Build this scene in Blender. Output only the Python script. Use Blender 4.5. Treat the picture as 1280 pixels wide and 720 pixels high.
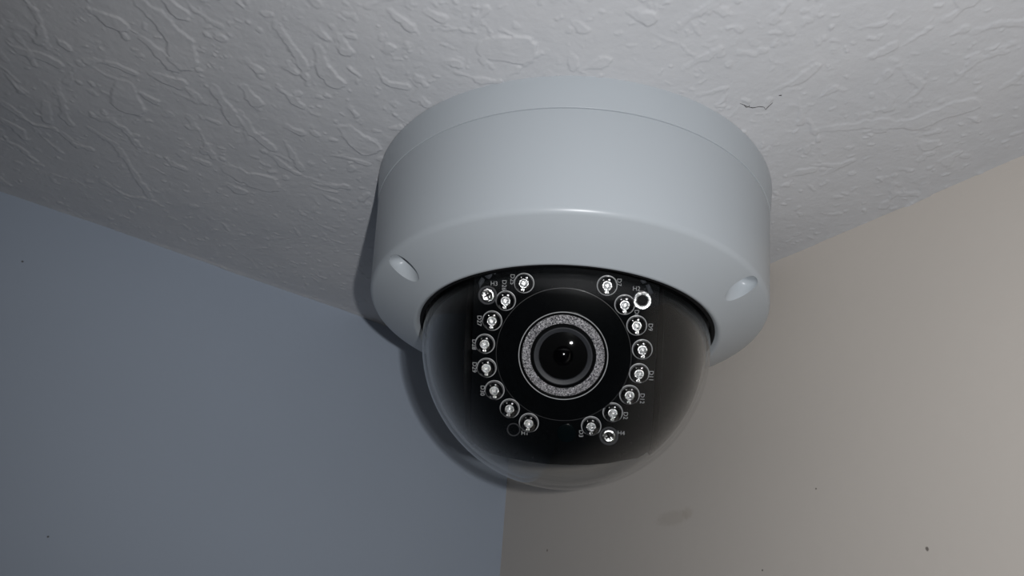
import bpy, bmesh, math, random
import numpy as np
from mathutils import Matrix, Vector

for o in list(bpy.data.objects):
    bpy.data.objects.remove(o, do_unlink=True)
scene = bpy.context.scene
COL = scene.collection
MM = 0.001
CZ = 2.4                                  # ceiling height; the room corner is the z axis

# ------------------------------------------------------------------ camera
cam_data = bpy.data.cameras.new('phone_lens')
cam_data.sensor_fit = 'HORIZONTAL'
cam_data.sensor_width = 36.0
cam_data.lens = 1000.0 / 1280.0 * 36.0
cam_data.clip_start = 0.003
cam_data.clip_end = 50
cam = bpy.data.objects.new('phone_camera', cam_data)
COL.objects.link(cam)
CAM = Vector((0.20081, 0.27940, CZ - 0.13631))
RIGHT = Vector((-0.795474, 0.601589, 0.072877))
DOWN = Vector((-0.330406, -0.32976, -0.884359))
FWD = Vector((-0.507989, -0.727563, 0.461085))
cam.matrix_world = Matrix(((RIGHT.x, -DOWN.x, -FWD.x, CAM.x), (RIGHT.y, -DOWN.y, -FWD.y, CAM.y),
                           (RIGHT.z, -DOWN.z, -FWD.z, CAM.z), (0, 0, 0, 1)))
scene.camera = cam

# ------------------------------------------------------------------ world: dim room
world = bpy.data.worlds.new('dim_room')
scene.world = world
world.use_nodes = True
bg = world.node_tree.nodes['Background']
bg.inputs[0].default_value = (0.80, 0.90, 1.0, 1)
bg.inputs[1].default_value = 0.003

# ------------------------------------------------------------------ phone flash, 18 mm right of the lens
fl = bpy.data.lights.new('phone_flash', 'SPOT')
fl.energy = 1.06
fl.color = (0.985, 0.99, 1.0)
fl.shadow_soft_size = 0.0021
fl.spot_size = math.radians(150)
fl.spot_blend = 1.0
flash = bpy.data.objects.new('phone_flash', fl)
COL.objects.link(flash)
flash.location = CAM + RIGHT * 0.0179 - DOWN * 0.0023
aim = FWD + RIGHT * 0.26 - DOWN * 0.12
flash.rotation_euler = aim.to_track_quat('-Z', 'Y').to_euler()

vs = scene.view_settings
scene.display_settings.display_device = 'sRGB'
vs.view_transform = 'Standard'
vs.look = 'None'
vs.exposure = 0.0
vs.gamma = 1.0
vs.use_curve_mapping = False

# ------------------------------------------------------------------ helpers
def mat(name):
    m = bpy.data.materials.new(name)
    m.use_nodes = True
    nt = m.node_tree
    return m, nt, nt.nodes['Principled BSDF']

def node(nt, kind, **kw):
    n = nt.nodes.new(kind)
    for k, v in kw.items():
        setattr(n, k, v)
    return n

def math_node(nt, op, a, b=None, clamp=False):
    n = node(nt, 'ShaderNodeMath', operation=op, use_clamp=clamp)
    for i, v in enumerate((a, b)):
        if v is None:
            continue
        if isinstance(v, (int, float)):
            n.inputs[i].default_value = v
        else:
            nt.links.new(v, n.inputs[i])
    return n.outputs[0]

def noise(nt, scale, detail=3.0, rough=0.55, vec=None):
    n = node(nt, 'ShaderNodeTexNoise')
    n.inputs['Scale'].default_value = scale
    n.inputs['Detail'].default_value = detail
    n.inputs['Roughness'].default_value = rough
    if vec is None:
        tc = node(nt, 'ShaderNodeTexCoord')
        vec = tc.outputs['Object']
    nt.links.new(vec, n.inputs['Vector'])
    return n

def add_bump(nt, bsdf, height, strength, dist):
    b = node(nt, 'ShaderNodeBump')
    b.inputs['Strength'].default_value = strength
    b.inputs['Distance'].default_value = dist
    nt.links.new(height, b.inputs['Height'])
    nt.links.new(b.outputs[0], bsdf.inputs['Normal'])
    return b

def plain(name, color, rough=0.5, metallic=0.0, spec=0.5, var=0.0, var_scale=300, bump=0.0, bump_scale=2000, bump_dist=0.0001):
    m, nt, b = mat(name)
    b.inputs['Base Color'].default_value = (*color, 1)
    b.inputs['Roughness'].default_value = rough
    b.inputs['Metallic'].default_value = metallic
    b.inputs['Specular IOR Level'].default_value = spec
    if var:
        n = noise(nt, var_scale)
        r = node(nt, 'ShaderNodeMapRange')
        r.inputs['To Min'].default_value = 1 - var
        r.inputs['To Max'].default_value = 1 + var
        nt.links.new(n.outputs['Fac'], r.inputs['Value'])
        mx = node(nt, 'ShaderNodeVectorMath', operation='SCALE')
        mx.inputs[0].default_value = color
        nt.links.new(r.outputs[0], mx.inputs['Scale'])
        nt.links.new(mx.outputs[0], b.inputs['Base Color'])
    if bump:
        n2 = noise(nt, bump_scale, 2.0)
        add_bump(nt, b, n2.outputs['Fac'], bump, bump_dist)
    return m

def link(name, me, material, parent=None, mtx=None, sharp=35, smooth=True):
    me.name = name
    o = bpy.data.objects.new(name, me)
    COL.objects.link(o)
    if material:
        me.materials.clear()
        me.materials.append(material)
    if smooth:
        me.polygons.foreach_set('use_smooth', [True] * len(me.polygons))
        if sharp:
            me.set_sharp_from_angle(angle=math.radians(sharp))
    if parent:
        o.parent = parent
    if mtx is not None:
        o.matrix_local = mtx
    return o

def bm_mesh(bm):
    bmesh.ops.recalc_face_normals(bm, faces=bm.faces)
    me = bpy.data.meshes.new('m')
    bm.to_mesh(me)
    bm.free()
    return me

def fillet(pts):
    """pts: (x, y, radius); returns a polyline with rounded corners"""
    out = []
    n = len(pts)
    for i, p in enumerate(pts):
        x, y = p[0], p[1]
        r = p[2] if len(p) > 2 else 0
        if r == 0 or i in (0, n - 1):
            out.append((x, y)); continue
        P = Vector((x, y)); A = (Vector(pts[i-1][:2]) - P); B = (Vector(pts[i+1][:2]) - P)
        la, lb = A.length, B.length
        A.normalize(); B.normalize()
        ang = A.angle(B)
        t = min(r / math.tan(ang / 2), la * 0.48, lb * 0.48)
        rr = t * math.tan(ang / 2)
        c = P + (A + B).normalized() * (rr / math.sin(ang / 2))
        s = P + A * t - c; e = P + B * t - c
        steps = 7
        tot = s.angle_signed(e) if s.length and e.length else 0
        for k in range(steps + 1):
            a = -tot * k / steps
            out.append((c.x + s.x * math.cos(a) - s.y * math.sin(a), c.y + s.x * math.sin(a) + s.y * math.cos(a)))
    return out

def lathe(profile, seg=96, closed=False, axis='z'):
    """profile of (r, h) in mm revolved about the local z axis, h along +z"""
    bm = bmesh.new()
    rings = []
    for r, h in profile:
        if r < 1e-6:
            rings.append([bm.verts.new((0, 0, h * MM))])
        else:
            rings.append([bm.verts.new((r * MM * math.cos(2 * math.pi * k / seg), r * MM * math.sin(2 * math.pi * k / seg), h * MM)) for k in range(seg)])
    pairs = list(zip(rings[:-1], rings[1:]))
    if closed:
        pairs.append((rings[-1], rings[0]))
    for a, b in pairs:
        for k in range(seg):
            k2 = (k + 1) % seg
            if len(a) == 1 and len(b) == 1:
                continue
            if len(a) == 1:
                bm.faces.new((a[0], b[k], b[k2]))
            elif len(b) == 1:
                bm.faces.new((a[k], b[0], a[k2]))
            else:
                bm.faces.new((a[k], b[k], b[k2], a[k2]))
    return bm_mesh(bm)

def prism(outline, h0, h1):
    bm = bmesh.new()
    a = [bm.verts.new((x * MM, y * MM, h0 * MM)) for x, y in outline]
    b = [bm.verts.new((x * MM, y * MM, h1 * MM)) for x, y in outline]
    bm.faces.new(a); bm.faces.new(b)
    n = len(a)
    for k in range(n):
        bm.faces.new((a[k], a[(k + 1) % n], b[(k + 1) % n], b[k]))
    return bm_mesh(bm)

def box_mesh(x0, x1, y0, y1, z0, z1):
    bm = bmesh.new()
    bmesh.ops.create_cube(bm, size=1)
    for v in bm.verts:
        v.co = (x0 if v.co.x < 0 else x1, y0 if v.co.y < 0 else y1, z0 if v.co.z < 0 else z1)
    return bm_mesh(bm)

def structure(o, label, cat):
    o['kind'] = 'structure'
    o['label'] = label
    o['category'] = cat
    return o

# ------------------------------------------------------------------ materials of the room
def wall_material(name, color, marks, smudges=()):
    """painted wall with a roller texture and a few real specks and scuffs"""
    m, nt, b = mat(name)
    tc = node(nt, 'ShaderNodeTexCoord')
    big = noise(nt, 14, 3, 0.5, tc.outputs['Object'])
    r = node(nt, 'ShaderNodeMapRange')
    r.inputs['To Min'].default_value = 0.96
    r.inputs['To Max'].default_value = 1.04
    nt.links.new(big.outputs['Fac'], r.inputs['Value'])
    sc = node(nt, 'ShaderNodeVectorMath', operation='SCALE')
    sc.inputs[0].default_value = color
    nt.links.new(r.outputs[0], sc.inputs['Scale'])
    col = sc.outputs[0]
    wob = noise(nt, 900, 2, 0.5, tc.outputs['Object'])
    for (p, rad, dark, stretch) in marks:
        d = node(nt, 'ShaderNodeVectorMath', operation='SUBTRACT')
        nt.links.new(tc.outputs['Object'], d.inputs[0])
        d.inputs[1].default_value = p
        s = node(nt, 'ShaderNodeVectorMath', operation='MULTIPLY')
        nt.links.new(d.outputs[0], s.inputs[0])
        s.inputs[1].default_value = stretch
        ln = node(nt, 'ShaderNodeVectorMath', operation='LENGTH')
        nt.links.new(s.outputs[0], ln.inputs[0])
        dist = math_node(nt, 'ADD', ln.outputs['Value'], math_node(nt, 'MULTIPLY', wob.outputs['Fac'], rad * 0.5))
        mr = node(nt, 'ShaderNodeMapRange', interpolation_type='SMOOTHSTEP')
        mr.inputs['From Min'].default_value = rad * 0.75
        mr.inputs['From Max'].default_value = rad * 1.3
        mr.inputs['To Min'].default_value = 1.0
        mr.inputs['To Max'].default_value = 0.0
        nt.links.new(dist, mr.inputs['Value'])
        mx = node(nt, 'ShaderNodeMix', data_type='RGBA')
        nt.links.new(math_node(nt, 'MULTIPLY', mr.outputs[0], dark[3]), mx.inputs['Factor'])
        nt.links.new(col, mx.inputs[6])
        mx.inputs[7].default_value = (*dark[:3], 1)
        col = mx.outputs[2]
    nt.links.new(col, b.inputs['Base Color'])
    b.inputs['Roughness'].default_value = 0.62
    b.inputs['Specular IOR Level'].default_value = 0.25
    fine = noise(nt, 260, 3, 0.5, tc.outputs['Object'])
    add_bump(nt, b, fine.outputs['Fac'], 0.25, 0.0004)
    return m

one = (1, 1, 1)
DARK = (0.05, 0.04, 0.03, 0.75)
M_LEFT = wall_material('blue_grey_paint', (0.455, 0.52, 0.62),
    [((0.1982, 0.0, CZ - 0.0215), 0.00045, DARK, one), ((0.1654, 0.0, CZ - 0.1022), 0.0004, DARK, one)])
M_RIGHT = wall_material('cream_paint', (0.605, 0.56, 0.512),
    [((0, 0.1773, CZ - 0.0952), 0.0005, DARK, (1, 1, .7)), ((0, 0.0299, CZ - 0.0826), 0.0006, (0.2, 0.16, 0.12, .7), one),
     ((0, 0.1287, CZ - 0.0968), 0.00035, DARK, one), ((0, 0.1486, CZ - 0.0763), 0.0003, DARK, one),
     ((0, 0.0945, CZ - 0.0780), 0.0035, (0.42, 0.37, 0.31, .30), (1, .42, 1.2)), ((0, 0.1010, CZ - 0.0772), 0.0022, (0.42, 0.36, 0.29, .28), (1, .8, 1))])

def ceiling_material():
    m, nt, b = mat('white_ceiling_plaster')
    tc = node(nt, 'ShaderNodeTexCoord')
    n = noise(nt, 25, 4, 0.6, tc.outputs['Object'])
    r = node(nt, 'ShaderNodeValToRGB')
    r.color_ramp.elements[0].position = 0.3
    r.color_ramp.elements[0].color = (0.60, 0.61, 0.635, 1)
    r.color_ramp.elements[1].position = 0.7
    r.color_ramp.elements[1].color = (0.65, 0.655, 0.675, 1)
    nt.links.new(n.outputs['Fac'], r.inputs[0])
    nt.links.new(r.outputs[0], b.inputs['Base Color'])
    b.inputs['Roughness'].default_value = 0.6
    b.inputs['Specular IOR Level'].default_value = 0.3
    f1 = noise(nt, 750, 5, 0.65, tc.outputs['Object'])
    add_bump(nt, b, f1.outputs['Fac'], 0.30, 0.0003)
    return m
M_CEIL = ceiling_material()
M_FLOOR = plain('beige_carpet', (0.36, 0.31, 0.26), 0.95, spec=0.1, var=0.2, var_scale=200, bump=0.6, bump_scale=700, bump_dist=0.002)

# ------------------------------------------------------------------ room shell
wl = link('wall_left', box_mesh(-0.10, 3.0, -0.10, 0.0, 0, CZ + 0.02), M_LEFT, smooth=False)
structure(wl, 'blue-grey painted wall left of the room corner', 'wall')
wr = link('wall_right', box_mesh(-0.10, 0.0, 0.0, 3.0, 0, CZ + 0.02), M_RIGHT, smooth=False)
structure(wr, 'cream painted wall right of the room corner', 'wall')
fo = link('floor', box_mesh(-0.10, 3.0, -0.10, 3.0, -0.1, 0.0), M_FLOOR, smooth=False)
structure(fo, 'beige carpeted floor far below the corner', 'floor')

# knockdown plaster: flattened strokes dragged over the ceiling; radii and points in mm from the corner
STROKES = [
 (1.55, 3.73, [(196.6, 115.2), (191.5, 113.7), (186.0, 109.5), (183.5, 103.6)]),
 (1.09, 2.1, [(193.6, 121.3), (188.8, 119.0)]),
 (1.09, 2.02, [(188.6, 92.7), (182.0, 93.4)]),
 (3.1, 4.5, [(192.2, 82.8), (189.9, 75.2)]),
 (0.78, 1.32, [(170.7, 131.2), (164.7, 126.9), (160.6, 123.9), (157.6, 118.8)]),
 (0.78, 3.1, [(159.8, 131.3), (155.4, 126.4), (151.1, 122.7)]),
 (0.62, 1.09, [(160.7, 109.7), (153.9, 107.6)]),
 (1.4, 2.02, [(174.0, 99.0), (170.1, 94.7), (164.6, 89.7)]),
 (1.09, 1.71, [(165.4, 94.1), (158.8, 88.0), (152.6, 84.6)]),
 (0.78, 1.4, [(151.5, 80.8), (141.8, 77.8)]),
 (0.62, 1.24, [(150.4, 90.3), (141.7, 81.0)]),
 (2.33, 4.66, [(158.6, 65.4), (152.7, 64.6), (146.5, 66.0)]),
 (0.62, 1.09, [(194.8, 65.8), (187.6, 63.7), (183.1, 57.5)]),
 (0.62, 1.24, [(195.6, 56.3), (188.3, 52.8), (181.2, 44.4), (176.8, 37.8), (172.0, 32.0)]),
 (0.78, 1.24, [(218.1, 53.2), (213.3, 50.0), (209.0, 46.9), (203.8, 48.9)]),
 (0.62, 1.01, [(202.2, 48.6), (197.4, 44.5), (193.5, 45.8)]),
 (1.24, 1.55, [(217.2, 78.7), (212.6, 80.0), (207.6, 79.2)]),
 (0.62, 0.93, [(216.6, 97.3), (214.1, 92.7), (213.2, 84.9)]),
 (0.62, 1.09, [(217.1, 32.1), (210.7, 31.3), (204.7, 26.8)]),
 (0.47, 0.78, [(175.5, 81.9), (169.9, 75.2), (164.2, 67.2)]),
 (2.33, 4.04, [(140.2, 106.7), (132.0, 103.4)]),
 (1.09, 1.86, [(156.1, 57.1), (151.4, 56.0)]),
 (1.09, 2.02, [(193.8, 104.0), (189.7, 102.2), (185.2, 99.3)]),
 (0.62, 0.93, [(201.4, 87.8), (196.8, 89.8), (192.4, 90.0)]),
 (0.62, 1.01, [(218.2, 65.6), (214.0, 60.9)]),
 (0.62, 1.09, [(186.8, 30.6), (178.7, 26.9), (169.9, 29.3)]),
 (0.78, 0.93, [(172.8, 56.2), (168.1, 55.5)]),
 (0.78, 1.09, [(168.4, 62.3), (164.2, 63.2)]),
 (1.09, 1.86, [(167.6, 104.7), (163.6, 100.5)]),
 (0.93, 1.55, [(188.4, 83.0), (184.2, 82.0)]),
 (0.62, 1.24, [(206.0, 70.4), (202.8, 58.6), (200.1, 54.9)]),
 (0.62, 1.09, [(200.7, 105.6), (197.4, 101.5)]),
 (0.78, 1.09, [(210.4, 89.4), (207.3, 87.5)]),
 (1.4, 2.79, [(205.0, 105.5), (200.3, 105.3)]),
 (0.78, 1.71, [(157.2, 137.5), (153.8, 133.9)]),
 (0.93, 1.24, [(162.5, 118.0), (159.8, 118.3)]),
 (0.93, 1.24, [(161.8, 135.9), (159.6, 135.3)]),
 (0.93, 1.4, [(153.1, 96.7), (149.2, 96.8)]),
 (0.62, 0.7, [(169.5, 113.9), (166.8, 112.8)]),
 (0.62, 0.78, [(137.3, 93.0), (131.6, 95.3), (127.3, 96.3)]),
 (0.78, 1.55, [(217.0, 44.0), (212.1, 41.4), (210.3, 37.4)]),
 (0.78, 1.55, [(208.1, 60.6), (205.9, 52.3)]),
 (0.78, 1.55, [(135.3, 76.5), (127.3, 80.7)]),
 (0.62, 0.93, [(120.1, 72.7), (119.8, 82.2)]),
 (0.62, 0.78, [(207.3, 24.4), (205.7, 24.9)]),
 (0.71, 1.21, [(151.9, 152.1), (148.8, 151.6), (145.3, 151.3)]),
 (0.57, 1.28, [(145.1, 133.6), (140.6, 131.1), (137.4, 133.2)]),
 (0.71, 1.07, [(129.8, 145.6), (125.0, 147.0), (119.9, 150.4)]),
 (3.42, 4.41, [(127.6, 157.7), (122.7, 162.0)]),
 (0.71, 1.0, [(112.1, 168.4), (109.0, 166.9)]),
 (0.85, 1.57, [(106.8, 167.3), (105.2, 172.4)]),
 (1.14, 1.99, [(111.2, 187.6), (107.6, 188.6)]),
 (1.0, 1.28, [(145.5, 157.7), (141.6, 158.4)]),
 (0.85, 1.07, [(146.7, 140.8), (146.7, 142.7)]),
 (1.14, 1.57, [(133.2, 147.2), (131.5, 148.2)]),
 (0.36, 0.57, [(137.5, 138.8), (133.2, 137.0)]),
 (0.43, 0.85, [(135.9, 160.6), (135.9, 163.9), (135.9, 167.1)]),
 (0.71, 1.0, [(156.4, 134.7), (153.9, 133.3)]),
 (0.43, 0.64, [(146.5, 128.4), (150.2, 129.7)]),
 (0.5, 0.71, [(130.7, 131.6), (128.3, 130.3)]),
 (0.5, 0.64, [(143.9, 115.5), (140.6, 113.9)]),
 (0.85, 1.28, [(118.1, 177.3), (115.1, 176.7)]),
 (0.36, 0.57, [(119.6, 153.4), (118.4, 158.5), (118.3, 164.7)]),
 (0.57, 0.78, [(131.4, 115.4), (129.4, 118.0)]),
 (1.37, 2.54, [(46.6, 191.1), (40.4, 199.8), (32.5, 207.3), (29.1, 220.5)]),
 (0.49, 0.68, [(60.1, 191.7), (56.8, 193.7), (43.4, 187.8)]),
 (0.59, 1.17, [(51.6, 231.6), (49.1, 236.7), (45.6, 240.4)]),
 (0.59, 1.08, [(39.9, 221.5), (44.1, 228.3)]),
 (0.59, 0.88, [(53.3, 216.2), (43.2, 215.6)]),
 (0.59, 0.78, [(43.3, 228.3), (41.4, 233.1)]),
 (0.59, 1.17, [(29.9, 226.9), (32.7, 233.7)]),
 (0.78, 1.08, [(60.7, 213.3), (59.9, 218.3)]),
 (0.59, 0.88, [(58.8, 220.3), (58.9, 225.9)]),
 (0.59, 0.88, [(58.7, 228.7), (59.7, 232.6)]),
 (0.78, 1.08, [(90.1, 184.1), (88.5, 192.6)]),
 (0.59, 0.98, [(100.8, 190.7), (99.8, 201.5)]),
 (0.78, 1.17, [(67.4, 191.6), (66.7, 197.6), (66.8, 203.7)]),
 (0.49, 0.68, [(58.0, 198.8), (57.8, 202.0)]),
 (0.78, 1.37, [(36.2, 173.8), (34.0, 179.0)]),
 (0.49, 0.88, [(29.9, 179.7), (29.3, 188.5)]),
 (0.49, 0.88, [(79.8, 178.7), (76.8, 185.6)]),
 (0.49, 0.88, [(39.1, 196.9), (35.6, 201.1)]),
 (0.49, 0.78, [(13.6, 203.0), (13.3, 208.8)]),
 (0.49, 0.78, [(17.7, 195.8), (14.4, 197.1)]),
 (0.49, 0.78, [(27.5, 206.5), (25.5, 210.3)]),
 (0.39, 0.59, [(10.6, 183.8), (3.3, 192.0)]),
 (0.39, 0.68, [(35.8, 180.2), (31.0, 185.1)]),
 (0.49, 0.68, [(11.2, 169.6), (10.0, 171.3)]),
 (0.59, 0.88, [(52.4, 211.1), (53.5, 213.6)]),
 (0.49, 0.78, [(83.0, 206.3), (79.9, 206.0)]),
 (0.49, 0.78, [(87.4, 206.7), (86.8, 208.7)]),
 (0.49, 0.78, [(69.8, 217.1), (67.8, 220.3)]),
 (0.49, 0.88, [(53.7, 226.1), (53.3, 230.8)]),
 (0.49, 0.88, [(41.4, 210.4), (43.1, 215.1)]),
 (0.29, 0.49, [(63.7, 186.6), (65.5, 189.6)]),
 (0.39, 0.59, [(29.8, 174.8), (25.2, 174.1)]),
 (1.17, 1.76, [(110.0, 189.2), (107.2, 188.8)]),
]

def build_ceiling():
    rng = np.random.RandomState(4)
    step = 0.31
    X1, Y1 = 252.0, 272.0
    xs = np.arange(0, X1 + step, step)
    ys = np.arange(0, Y1 + step, step)
    H = np.zeros((len(xs), len(ys)))
    gx, gy = np.meshgrid(xs, ys, indexing='ij')

    def value_noise(cell, seed, gx=gx, gy=gy):
        r = np.random.RandomState(seed)
        nx, ny = int(X1 / cell) + 4, int(Y1 / cell) + 4
        g = r.rand(nx, ny)
        fx, fy = gx / cell, gy / cell
        ix, iy = fx.astype(int), fy.astype(int)
        tx, ty = fx - ix, fy - iy
        tx = tx * tx * (3 - 2 * tx); ty = ty * ty * (3 - 2 * ty)
        a = g[ix, iy] * (1 - tx) + g[ix + 1, iy] * tx
        b = g[ix, iy + 1] * (1 - tx) + g[ix + 1, iy + 1] * tx
        return a * (1 - ty) + b * ty
    wob = (value_noise(3.0, 1) - 0.5) * 1.0 + (value_noise(1.3, 2) - 0.5) * 0.6 + (value_noise(.7, 3) - .5) * .35
    warpx = (value_noise(9, 11) - .5) * 3.0
    warpy = (value_noise(9, 12) - .5) * 3.0

    def stroke(ra, rb, pts, height, edge, fade=True, wobble=1.0, warp=0.0, lip=0.0):
        p = np.array(pts, float)
        pad = max(ra, rb) + 3
        i0 = max(int((p[:, 0].min() - pad) / step), 0); i1 = min(int((p[:, 0].max() + pad) / step) + 1, len(xs))
        j0 = max(int((p[:, 1].min() - pad) / step), 0); j1 = min(int((p[:, 1].max() + pad) / step) + 1, len(ys))
        if i1 - i0 < 2 or j1 - j0 < 2:
            return
        sl = (slice(i0, i1), slice(j0, j1))
        x = gx[sl] + warpx[sl] * warp; y = gy[sl] + warpy[sl] * warp
        best = np.full(x.shape, 1e9); par = np.zeros(x.shape)
        seg = np.linalg.norm(p[1:] - p[:-1], axis=1)
        cum = np.concatenate([[0], np.cumsum(seg)]); tot = cum[-1] + 1e-6
        for k in range(len(p) - 1):
            d = p[k + 1] - p[k]; l2 = d @ d + 1e-9
            t = np.clip(((x - p[k, 0]) * d[0] + (y - p[k, 1]) * d[1]) / l2, 0, 1)
            s = (cum[k] + t * seg[k]) / tot
            dist = np.hypot(x - p[k, 0] - t * d[0], y - p[k, 1] - t * d[1]) - (ra + (rb - ra) * s)
            m = dist < best
            best = np.where(m, dist, best); par = np.where(m, s, par)
        sd = -best + wob[sl] * wobble
        t = np.clip(sd / edge + 0.5, 0, 1)
        prof = t * t * (3 - 2 * t)
        if lip:
            prof = prof * (1 + lip * np.exp(-((sd - edge * .8) / (edge * .9)) ** 2))
        if fade:
            prof = prof * (0.45 + 0.55 * np.clip(par * 1.6, 0, 1))
        H[sl] = np.maximum(H[sl], prof * height) + 0.25 * np.minimum(H[sl], prof * height)

    for ra, rb, pts in STROKES:
        big = max(ra, rb)
        calm = 0.72 if pts[0][0] < 105 else 1.0
        stroke(ra, rb, pts, calm * (0.21 + 0.03 * min(big, 4)), 0.5, True, 1.15, 0.45, 0.12)
    # strokes outside the digitised area and between: same trowel direction
    dirs = np.array([-0.45, -0.9])
    for _ in range(240):
        x, y = rng.rand() * X1, rng.rand() * Y1
        L = rng.uniform(1.5, 7); a = math.atan2(-0.35, -0.9) + rng.normal(0, .5)
        b = a + rng.normal(0, .5)
        p = [(x, y), (x + L * math.cos(a), y + L * math.sin(a)), (x + L * math.cos(a) + L * math.cos(b), y + L * math.sin(a) + L * math.sin(b))]
        inside = (x - 130) ** 2 / 120 ** 2 + (y - 120) ** 2 / 120 ** 2 < 1
        k = 0.4 if inside else 1.0
        stroke(rng.uniform(.3, 1) * k, rng.uniform(.6, 2.6) * k, p, rng.uniform(.12, .26) * (.8 if inside else 1.1), 0.45, True, 1.0, .5, .1)
    # crumbs
    for _ in range(5600):
        x, y = rng.rand() * X1, rng.rand() * Y1
        r = 0.08 + rng.exponential(.24); r = min(r, 1.1)
        a = rng.rand() * 6.28; L = rng.uniform(0.1, 1.6)
        stroke(r * .8, r, [(x, y), (x + L * math.cos(a), y + L * math.sin(a))], rng.uniform(.05, .22), 0.36, False, 0.8)
    H += (value_noise(0.8, 5) - .5) * 0.055 + (value_noise(2.3, 6) - .5) * 0.10 + (value_noise(30, 7) - .5) * 0.8 + (value_noise(9, 8) - .5) * 0.2
    # hairline crack
    # paint bead where ceiling meets the walls
    nb = value_noise(6, 9)
    H += 0.35 * np.exp(-(gy / (1.0 + 0.8 * nb)) ** 2) * (0.4 + 0.9 * value_noise(12, 10))
    H += 0.12 * np.exp(-(gx / (1.3 + 0.5 * nb)) ** 2)
    # relax to flat at the far border of the detailed patch
    fade = np.clip((X1 - gx) / 20, 0, 1) * np.clip((Y1 - gy) / 20, 0, 1)
    H *= fade
    co = np.stack([gx * MM, gy * MM, CZ - H * MM], -1).reshape(-1, 3)
    nx, ny = len(xs), len(ys)
    i, j = np.meshgrid(np.arange(nx - 1), np.arange(ny - 1), indexing='ij')
    v0 = (i * ny + j).ravel()
    faces = np.stack([v0, v0 + 1, v0 + ny + 1, v0 + ny], -1)      # normal looks down
    xe, ye = xs[-1] * MM, ys[-1] * MM
    base = len(co)
    F, T = 3.0, CZ + 0.10
    extra = [(xe, 0, CZ), (F, 0, CZ), (F, ye, CZ), (xe, ye, CZ), (0, ye, CZ), (0, F, CZ), (F, F, CZ),
             (-.1, -.1, T), (F, -.1, T), (F, F, T), (-.1, F, T)]
    ef = [(0, 3, 2, 1), (4, 5, 6, 2), (7, 8, 9, 10), (1, 8, 9, 6)]
    co = np.concatenate([co, np.array(extra)])
    faces = np.concatenate([faces, np.array(ef) + base])
    me = bpy.data.meshes.new('ceiling')
    me.vertices.add(len(co)); me.vertices.foreach_set('co', co.astype(np.float32).ravel())
    nf = len(faces)
    me.loops.add(nf * 4); me.loops.foreach_set('vertex_index', faces.astype(np.int32).ravel())
    me.polygons.add(nf)
    me.polygons.foreach_set('loop_start', np.arange(0, nf * 4, 4, dtype=np.int32))
    me.polygons.foreach_set('use_smooth', np.ones(nf, dtype=bool))
    me.update(calc_edges=True); me.validate()
    o = link('ceiling', me, M_CEIL, smooth=False)
    structure(o, 'white ceiling with trowelled knockdown plaster texture', 'ceiling')
    return o, H, step

ceiling, CH, CSTEP = build_ceiling()
def ceil_z(x, y):
    return CZ - CH[int(x / CSTEP), int(y / CSTEP)] * MM

def crack(pts, widths, name='plaster_crack'):
    bm = bmesh.new()
    P = [Vector((x, y)) for x, y in pts]
    rows = []
    for k, p in enumerate(P):
        d = (P[min(k + 1, len(P) - 1)] - P[max(k - 1, 0)]).normalized()
        nrm = Vector((-d.y, d.x)); w = widths[k] / 2
        z = min(ceil_z(p.x + s * nrm.x * .3, p.y + s * nrm.y * .3) for s in (-1, 0, 1)) - 0.00005
        rows.append([bm.verts.new(((p.x + s * nrm.x * w) * MM, (p.y + s * nrm.y * w) * MM, zz)) for s, zz in ((-1, z), (1, z), (1, z + .0004), (-1, z + .0004))])
    for a, b in zip(rows[:-1], rows[1:]):
        for k in range(4):
            bm.faces.new((a[k], a[(k + 1) % 4], b[(k + 1) % 4], b[k]))
    bm.faces.new(rows[0]); bm.faces.new(rows[-1])
    return link(name, bm_mesh(bm), M_CRACK, ceiling, smooth=False)
M_CRACK = plain('dark_crack', (0.035, 0.03, 0.03), 0.9, spec=0.1, var=0.3, var_scale=900)
crack([(69.9, 183.96), (68.71, 184.23), (67.66, 184.37), (66.24, 184.97), (65.49, 186.33), (64.6, 187.09), (63.49, 186.71), (64.01, 188.06), (64.25, 189.44)],
      [.06, .13, .15, .24, .15, .13, .12, .10, .05])
crack([(68.71, 184.23), (67.5, 184.0), (67.3, 184.6), (67.66, 185.1)], [.12, .12, .12, .08])
crack([(65.3, 192.0), (64.9, 192.5)], [.2, .3])

# ------------------------------------------------------------------ materials of the security camera
M_WHITE = plain('white_painted_metal', (0.50, 0.54, 0.575), 0.32, spec=0.42, var=0.012, var_scale=60, bump=0.05, bump_scale=2600, bump_dist=0.00006)
M_BLACK = plain('black_plastic', (0.0018, 0.002, 0.0024), 0.3, spec=0.06, var=0.2, var_scale=500, bump=0.06, bump_scale=3000, bump_dist=0.00005)
M_PLATE = plain('black_circuit_board', (0.0030, 0.0036, 0.0043), 0.14, spec=0.12, var=0.3, var_scale=800, bump=0.05, bump_scale=1500, bump_dist=0.00003)
M_RUBBER = plain('black_rubber', (0.004, 0.004, 0.005), 0.75, spec=0.2)
M_SHROUD = plain('matte_black_shroud', (0.003, 0.0034, 0.0036), 0.5, spec=0.05, var=0.2, var_scale=400)
M_PRINT = plain('white_silkscreen', (0.42, 0.43, 0.45), 0.7, spec=0.2, var=0.25, var_scale=5000)
M_SILVER = plain('bright_silver', (0.72, 0.73, 0.74), 0.22, metallic=1.0, var=0.15, var_scale=3000, bump=0.6, bump_scale=3500, bump_dist=0.0002)
M_RIMEDGE = plain('painted_edge_light', (0.42, 0.43, 0.45), 0.35, spec=0.5, var=0.4, var_scale=900)  # pale grey paints the light caught on the barrel and LED hole edges
M_GREYRING = plain('dark_grey_trim', (0.035, 0.037, 0.044), 0.5, spec=0.4, var=0.05)
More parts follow.
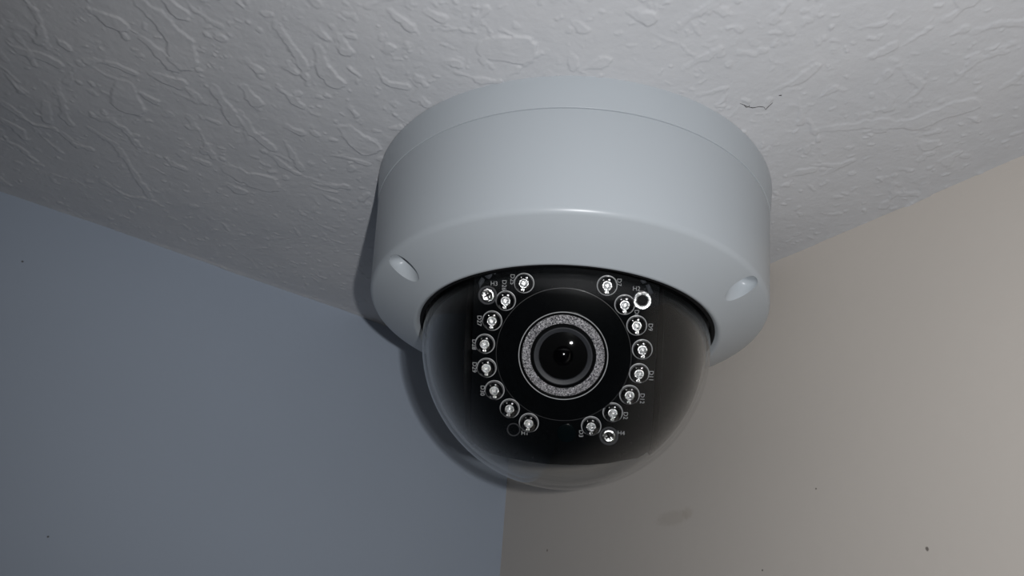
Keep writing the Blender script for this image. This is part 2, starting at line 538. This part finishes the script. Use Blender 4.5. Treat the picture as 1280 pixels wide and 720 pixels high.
M_EDGE = plain('painted_edge_highlight', (0.05, 0.05, 0.055), 0.35, spec=0.6)  # black lifted to grey, painting the thin highlight along the holder step
M_RESIDUE = plain('grey_residue', (0.045, 0.05, 0.06), 0.7, spec=0.3, var=0.5, var_scale=1500)
M_SENSOR = plain('dark_green_sensor', (0.0015, 0.004, 0.005), 0.2, spec=0.2)
M_KNOB = plain('dark_olive_plastic', (0.10, 0.105, 0.085), 0.3, spec=0.5)

def clear_material(name, r0, power, rough, tint):
    """thin clear plastic: passes light straight through, mirrors more towards grazing angles"""
    m = bpy.data.materials.new(name)
    m.use_nodes = True
    nt = m.node_tree
    nt.nodes.remove(nt.nodes['Principled BSDF'])
    out = nt.nodes['Material Output']
    lw = node(nt, 'ShaderNodeLayerWeight')
    lw.inputs['Blend'].default_value = 0.5
    p = math_node(nt, 'POWER', lw.outputs['Facing'], power)
    fac = math_node(nt, 'ADD', math_node(nt, 'MULTIPLY', p, 1 - r0), r0, True)
    tr = node(nt, 'ShaderNodeBsdfTransparent')
    tr.inputs[0].default_value = (*tint, 1)
    gl = node(nt, 'ShaderNodeBsdfGlossy')
    gl.inputs['Roughness'].default_value = rough
    gl.inputs[0].default_value = (1, 1, 1, 1)
    mx = node(nt, 'ShaderNodeMixShader')
    nt.links.new(fac, mx.inputs[0]); nt.links.new(tr.outputs[0], mx.inputs[1]); nt.links.new(gl.outputs[0], mx.inputs[2])
    nt.links.new(mx.outputs[0], out.inputs['Surface'])
    return m
M_DOME = clear_material('clear_dome_plastic', 0.018, 4.4, 0.02, (0.99, 0.99, 0.985))
M_EPOXY = clear_material('clear_led_epoxy', 0.04, 2.6, 0.06, (0.97, 0.97, 0.97))

def sparkle_material():
    m, nt, b = mat('sparkling_silver_finish')
    tc = node(nt, 'ShaderNodeTexCoord')
    v = node(nt, 'ShaderNodeTexVoronoi')
    v.inputs['Scale'].default_value = 4200
    nt.links.new(tc.outputs['Object'], v.inputs['Vector'])
    ramp = node(nt, 'ShaderNodeValToRGB')
    ramp.color_ramp.elements[0].position = 0.2; ramp.color_ramp.elements[0].color = (0.10, 0.10, 0.12, 1)
    ramp.color_ramp.elements[1].position = 0.75; ramp.color_ramp.elements[1].color = (0.95, 0.93, 0.98, 1)
    nt.links.new(v.outputs['Color'], ramp.inputs[0])
    nt.links.new(ramp.outputs[0], b.inputs['Base Color'])
    b.inputs['Metallic'].default_value = 0.85
    b.inputs['Roughness'].default_value = 0.38
    n = noise(nt, 3500, 2, .6, tc.outputs['Object'])
    add_bump(nt, b, n.outputs['Fac'], 1.0, 0.0004)
    return m
M_SPARK = sparkle_material()
M_LENS = plain('black_lens_glass', (0.001, 0.001, 0.0015), 0.11, spec=0.6)

# ------------------------------------------------------------------ the dome security camera
AXIS = Vector((0.06919, 0.11899, CZ))
root = bpy.data.objects.new('security_camera', None)
COL.objects.link(root)
root.location = AXIS
root.empty_display_size = 0.02
root['label'] = 'white dome security camera with ring of infrared LEDs mounted on the ceiling corner'
root['category'] = 'security camera'

FLIP = Matrix.Diagonal((1, -1, -1, 1))        # lathe heights run downwards from the ceiling
base_prof = fillet([(0, 0), (59.1, 0, 0), (58.0, 8.98, 0.16), (50, 8.98)]) + [(0, 8.98)]
link('mounting_base', lathe(base_prof, 192), M_WHITE, root, FLIP, 30)
cover_prof = fillet([(46, 9.1), (57.85, 9.1, 0.22), (55.9, 36.9, 2.2), (42.4, 43.6, 1.3), (41.2, 42.6, 0.5), (41.2, 36.5, 0.3), (46, 33.5, 0.3)])
cover = link('housing_cover', lathe(cover_prof, 224, closed=True), M_WHITE, root, FLIP, 30)

def cut_recesses(o):
    """slanted blind screw recesses through the bevelled shoulder"""
    tmp = []
    for deg in (355.6, 109.3, 232.5):
        a = math.radians(deg)
        c = link('cutter', lathe(fillet([(0, -8), (3.4, -8), (3.4, 3.6, 1.6), (0, 3.6)]), 40), M_WHITE, smooth=True, sharp=40)
        radial = Vector((math.cos(a), math.sin(a), 0))
        axis = (radial * math.cos(math.radians(67)) + Vector((0, 0, 1)) * math.sin(math.radians(67)))
        tang = Vector((0, 0, 1)).cross(radial)
        side = tang.cross(axis)
        p = AXIS + radial * 0.0515 + Vector((0, 0, -0.0392))
        c.matrix_world = Matrix(((side.x, tang.x, axis.x, p.x), (side.y, tang.y, axis.y, p.y), (side.z, tang.z, axis.z, p.z), (0, 0, 0, 1)))
        md = o.modifiers.new('cut', 'BOOLEAN'); md.operation = 'DIFFERENCE'; md.object = c; md.solver = 'EXACT'
        tmp.append(c)
    bpy.context.view_layer.update()
    dg = bpy.context.evaluated_depsgraph_get()
    me = bpy.data.meshes.new_from_object(o.evaluated_get(dg))
    o.modifiers.clear()
    old = o.data
    o.data = me
    me.name = 'housing_cover'
    me.polygons.foreach_set('use_smooth', [True] * len(me.polygons))
    me.set_sharp_from_angle(angle=math.radians(28))
    bpy.data.meshes.remove(old)
    for c in tmp:
        bpy.data.objects.remove(c, do_unlink=True)
cut_recesses(cover)

gasket_prof = fillet([(39.9, 40.0), (41.3, 40.0), (41.3, 42.7, .5), (40.05, 42.7, .4), (39.9, 40.0)])[:-1]
link('dome_gasket', lathe(gasket_prof, 160, closed=True), M_RUBBER, root, FLIP)

# clear dome shell: outer radius 40, wall 1 mm, centre 45.1 below the ceiling
dz = 45.1
outer = [(40.0, 38.0)] + [(40.0 * math.cos(t), dz + 40.0 * math.sin(t)) for t in np.linspace(0, math.pi / 2, 40)]
inner = [(38.9 * math.cos(t), dz + 38.9 * math.sin(t)) for t in np.linspace(math.pi / 2, 0, 40)] + [(38.9, 38.0)]
outer[-1] = (0, dz + 40.0); inner[0] = (0, dz + 38.9)
link('dome_cover', lathe(outer + inner, 160, closed=True), M_DOME, root, FLIP, 60)

# camera module frame: u right, v up, w out of the lens, origin at the dome centre
U = Vector((-0.76262, 0.64685, 0.0)); V = Vector((0.36732, 0.43306, 0.82313)); N = Vector((0.53244, 0.62773, -0.56786))
def frame(u=0, v=0, w=0, rot=0.0, local_axes=None):
    o = Vector((0, 0, -dz * MM)) + U * (u * MM) + V * (v * MM) + N * (w * MM)
    m = Matrix(((U.x, V.x, N.x, o.x), (U.y, V.y, N.y, o.y), (U.z, V.z, N.z, o.z), (0, 0, 0, 1)))
    return m @ Matrix.Rotation(rot, 4, 'Z')
W0 = 17.0

# black cheeks of the inner shroud (spherical caps either side of the lens slot)
HALF = 24.3
cap = [(0, HALF)] + [(math.sqrt(38.2 ** 2 - h * h) , h) for h in np.linspace(HALF, 38.19, 28)] + [(0, 38.2)]
for s in (1, -1):
    ax = Matrix(((0, 0, s, 0), (0, 1, 0, 0), (-s, 0, 0, 0), (0, 0, 0, 1)))
    link('side_shroud', lathe(cap, 96), M_SHROUD, root, frame() @ ax, 40)

# small pivot knob on the cheek
kd = Vector((36.2, -1.5, 5.8)).normalized()
kq = kd.to_track_quat('Z', 'Y').to_matrix().to_4x4()
link('pivot_knob', lathe(fillet([(0, -1), (1.6, -1), (1.6, 1.0, .4), (0, 1.15)]), 24), M_KNOB, root, frame() @ Matrix.Translation(kd * 37.55 * MM) @ kq)

# black circuit board carrying lens and LEDs: thick body behind a flat face
left = [(-24.1, 24.5), (-24.15, 2), (-24.1, -13), (-23.8, -24.2), (-20.5, -26.9)]
bottom = [(-15.5, -28.2), (-9.38, -29.1), (-3, -29.6), (2.55, -29.5), (8, -29.1), (12.84, -28.4), (17.5, -27.2)]
right = [(20.6, -26.5), (23.8, -24.2), (24.1, -14.8), (24.15, 2.16), (24.1, 24.5)]
outline = left + bottom + right
bm = bmesh.new()
rows = []
for w, k in ((-14, .82), (6, .98), (W0 - 0.3, 1.0), (W0, .992)):
    rows.append([bm.verts.new((x * k * MM, y * k * MM, w * MM)) for x, y in outline])
for a, b in zip(rows[:-1], rows[1:]):
    for k in range(len(a)):
        bm.faces.new((a[k], a[(k + 1) % len(a)], b[(k + 1) % len(a)], b[k]))
bm.faces.new(rows[0]); bm.faces.new(rows[-1])
board = link('circuit_board', bm_mesh(bm), M_PLATE, root, frame(), smooth=False)

def on_board(name, me, material, u, v, w=0.0, rot=0.0, sharp=35):
    return link(name, me, material, board, Matrix.Translation((u * MM, v * MM, (W0 + w) * MM)) @ Matrix.Rotation(rot, 4, 'Z'), sharp)

# printed designators, built-in font
def marking(text, u, v, size, rot=0.0):
    cu = bpy.data.curves.new('t', 'FONT')
    cu.body = text
    cu.size = size * MM
    cu.align_x = 'CENTER'; cu.align_y = 'CENTER'
    cu.extrude = 0.00001
    cu.resolution_u = 3
    t = bpy.data.objects.new('t', cu)
    COL.objects.link(t)
    bpy.context.view_layer.update()
    me = bpy.data.meshes.new_from_object(t.evaluated_get(bpy.context.evaluated_depsgraph_get()))
    bpy.data.objects.remove(t, do_unlink=True)
    bpy.data.curves.remove(cu)
    return on_board('printed_marking', me, M_PRINT, u, v, 0.012, rot, None)
Q = -math.pi / 2
for text, u, v, rot in (('H3', -18.6, 18.3, 0), ('H2', 18.1, 18.4, 0), ('H4', 15.9, -19.9, 0), ('H1', -9.4, -21.3, 0),
        ('D25', -13.9, 19.6, Q), ('D26', -16.0, 18.0, Q), ('D27', -22.3, 8.4, Q), ('D28', -23.5, 2.0, Q), ('D29', -23.3, -4.1, Q), ('D30', -21.0, -10.3, Q),
        ('D7', 13.6, 19.9, Q), ('D8', 18.4, 12.0, Q), ('D9', 22.1, 8.6, Q), ('D11', 22.9, -4.2, Q), ('D12', 20.9, -10.3, Q), ('D2', 16.8, -15.1, Q), ('D3', 5.4, -20.6, Q)):
    marking(text, u, v, 1.62, rot)

def flake(pts):
    on_board('adhesive_residue', prism(pts, 0, 0.05), M_RESIDUE, 0, 0, 0.0, 0, None)
flake([(-22.3, 16.6), (-22.7, 18.6), (-21.9, 19.9), (-21.1, 19.3), (-21.3, 18.5), (-22.0, 17.6)])
flake([(-21.2, 20.2), (-19.1, 20.9), (-19.3, 20.2), (-19.9, 19.4), (-20.6, 19.7)])
flake([(-19.0, 20.9), (-18.2, 21.1), (-18.3, 20.7)])
flake([(18.9, 20.6), (20.0, 21.1), (20.6, 20.1), (19.6, 19.7)])
flake([(20.3, 19.4), (21.3, 19.7), (22.4, 17.5), (21.9, 17.1), (21.2, 17.4), (20.9, 18.3)])
flake([(19.9, 18.4), (20.5, 18.6), (20.3, 18.1)])

# lens: round holder step, barrel, sparkling ring, grey trim, glass
LV = 0.35
lens_bits = frame(0, LV, W0)
holder = link('lens_holder', lathe(fillet([(0, 0), (17.6, 0), (17.6, 0.35, .12), (0, 0.35)]), 128), M_PLATE, root, lens_bits, 40)
link('holder_edge', lathe([(17.52, .3), (17.62, .3), (17.62, .39), (17.52, .39)], 128, closed=True), M_EDGE, holder, None, 40)
barrel = link('lens_barrel', lathe(fillet([(0, 0.3), (11.55, 0.3), (11.55, 1.7, .12), (10.9, 1.7, .1), (10.9, 1.2), (8.4, 1.2), (8.4, 1.9), (7.75, 1.9), (7.75, 1.4), (0, 1.4)]), 128), M_BLACK, root, lens_bits, 40)
link('barrel_edge', lathe(fillet([(11.38, 1.64), (11.62, 1.64, .03), (11.62, 1.80, .05), (11.38, 1.80, .05), (11.38, 1.64)])[:-1], 128, closed=True), M_RIMEDGE, barrel, None, 40)
link('sparkle_ring', lathe(fillet([(8.45, 1.0), (10.75, 1.0), (10.75, 1.32, .1), (8.5, 1.95, .2), (8.45, 1.0)])[:-1], 128, closed=True), M_SPARK, barrel, None, 40)
link('trim_ring', lathe(fillet([(6.2, 1.3), (7.65, 1.3), (7.65, 2.4, .25), (6.35, 1.9, .15), (6.2, 1.3)])[:-1], 96, closed=True), M_GREYRING, barrel, None, 40)
def cap_profile(r, R, h):
    t0 = math.asin(r / R)
    prof = [(r, h - .3)] + [(R * math.sin(t), h + R * math.cos(t) - R * math.cos(t0)) for t in np.linspace(t0, 0, 14)]
    prof[-1] = (0, prof[-1][1])
    return prof
link('front_glass', lathe(cap_profile(6.3, 42.0, 1.75) + [(0, 1.45)], 96), M_EPOXY, barrel, None, 60)
link('inner_lens', lathe(cap_profile(2.6, 3.4, 1.42), 48), M_LENS, barrel, None, 60)

# infrared LEDs
led_sites = [(-10.79, 18.78), (-15.44, 14.0), (-18.86, 8.58), (-20.61, 2.35), (-20.03, -4.05), (-17.76, -9.97), (-13.59, -14.73), (-8.4, -18.36),
             (10.6, 18.98), (15.29, 14.2), (18.59, 8.93), (20.31, 2.73), (19.8, -3.62), (17.6, -9.46), (13.47, -14.38), (8.01, -18.34)]
def make_led():
    h = 1.0
    prof = [(2.35, 0), (2.35, h)] + [(2.35 * math.cos(t), h + 2.35 * math.sin(t)) for t in np.linspace(0.12, math.pi / 2, 10)]
    prof[-1] = (0, h + 2.35)
    led = link('infrared_led', lathe(prof, 28), M_EPOXY, root, frame(), 50)
    link('led_rim', lathe(fillet([(2.42, 0), (2.66, 0), (2.66, .16, .05), (2.42, .2, .05), (2.42, 0)])[:-1], 40, closed=True), M_RIMEDGE, led)
    link('reflector_cup', lathe([(0.0, .55), (.32, .55), (.32, .68), (.36, .68), (.36, .52), (.55, .55), (.98, 1.0), (1.22, 1.0), (1.15, .3), (0, .3)], 24), M_SILVER, led, None, 30)
    bmm = bmesh.new()
    for (x0, x1, y0, y1, z0, z1) in ((-.55, .45, -2.05, -1.35, .2, .8), (.2, .75, 1.25, 1.75, .2, .7), (-1.1, -.75, 1.2, 1.55, .2, .6)):
        r = bmesh.ops.create_cube(bmm, size=1)
        for v in r['verts']:
            v.co = ((x0 if v.co.x < 0 else x1) * MM, (y0 if v.co.y < 0 else y1) * MM, (z0 if v.co.z < 0 else z1) * MM)
    bmesh.ops.bevel(bmm, geom=bmm.edges[:], offset=0.00012, segments=2, affect='EDGES')
    link('lead_frame', bm_mesh(bmm), M_SILVER, led, None, 30)
    return led
led0 = make_led()
for k, (u, v) in enumerate(led_sites):
    if k == 0:
        led = led0
    else:
        led = led0.copy(); COL.objects.link(led); led.parent = root
        for ch in led0.children:
            c = ch.copy(); COL.objects.link(c); c.parent = led
    led.matrix_local = frame(u, v, W0, math.radians(((k * 37) % 17) - 8))

# screws and standoffs
def phillips(u, v):
    bmm = bmesh.new()
    me = lathe(fillet([(0, .3), (0.5, .3), (1.3, .55), (1.75, .45, .15), (1.9, 0)]), 32)
    s = link('board_screw', me, M_SILVER, root, frame(u, v, W0), 30)
    for r in (0, math.pi / 2):
        a = link('screw_slot', box_mesh(-.95 * MM, .95 * MM, -.18 * MM, .18 * MM, .2 * MM, .57 * MM), M_BLACK, s, Matrix.Rotation(r + .5, 4, 'Z'), smooth=False)
    link('screw_washer', lathe(fillet([(1.95, 0), (2.5, 0), (2.5, .22, .08), (1.95, .22, .08), (1.95, 0)])[:-1], 36, closed=True), M_GREYRING, s)
phillips(-20.24, 15.21)
phillips(12.73, -20.83)
link('standoff_ring', lathe(fillet([(1.35, 0), (2.5, 0), (2.5, .3, .1), (2.2, .45, .1), (1.6, .38, .1), (1.35, .1), (1.35, 0)])[:-1], 40, closed=True), M_SILVER, root, frame(19.74, 15.45, W0))
link('screw_hole_rim', lathe(fillet([(1.5, 0), (1.8, 0), (1.8, .12, .05), (1.5, .12, .05), (1.5, 0)])[:-1], 32, closed=True), M_GREYRING, root, frame(-12.41, -20.48, W0))
link('light_sensor', lathe(fillet([(0, 0), (2.5, 0), (2.5, .35, .1), (1.6, .42), (0, .5)]), 32), M_SENSOR, root, frame(1.6, -20.6, W0))

PART_LABELS = {'dome_cover': 'clear plastic dome', 'side_shroud': 'matte black inner shroud', 'circuit_board': 'black circuit board with white lettering',
               'sparkle_ring': 'sparkling silver ring around the lens', 'infrared_led': 'clear round infrared LED', 'board_screw': 'small silver cross-head screw',
               'standoff_ring': 'silver standoff ring', 'dome_gasket': 'black rubber gasket', 'front_glass': 'clear lens glass', 'pivot_knob': 'small dark pivot knob'}
for o in list(bpy.data.objects):
    key = o.name.split('.')[0]
    if o.parent and key in PART_LABELS:
        o['label'] = PART_LABELS[key]
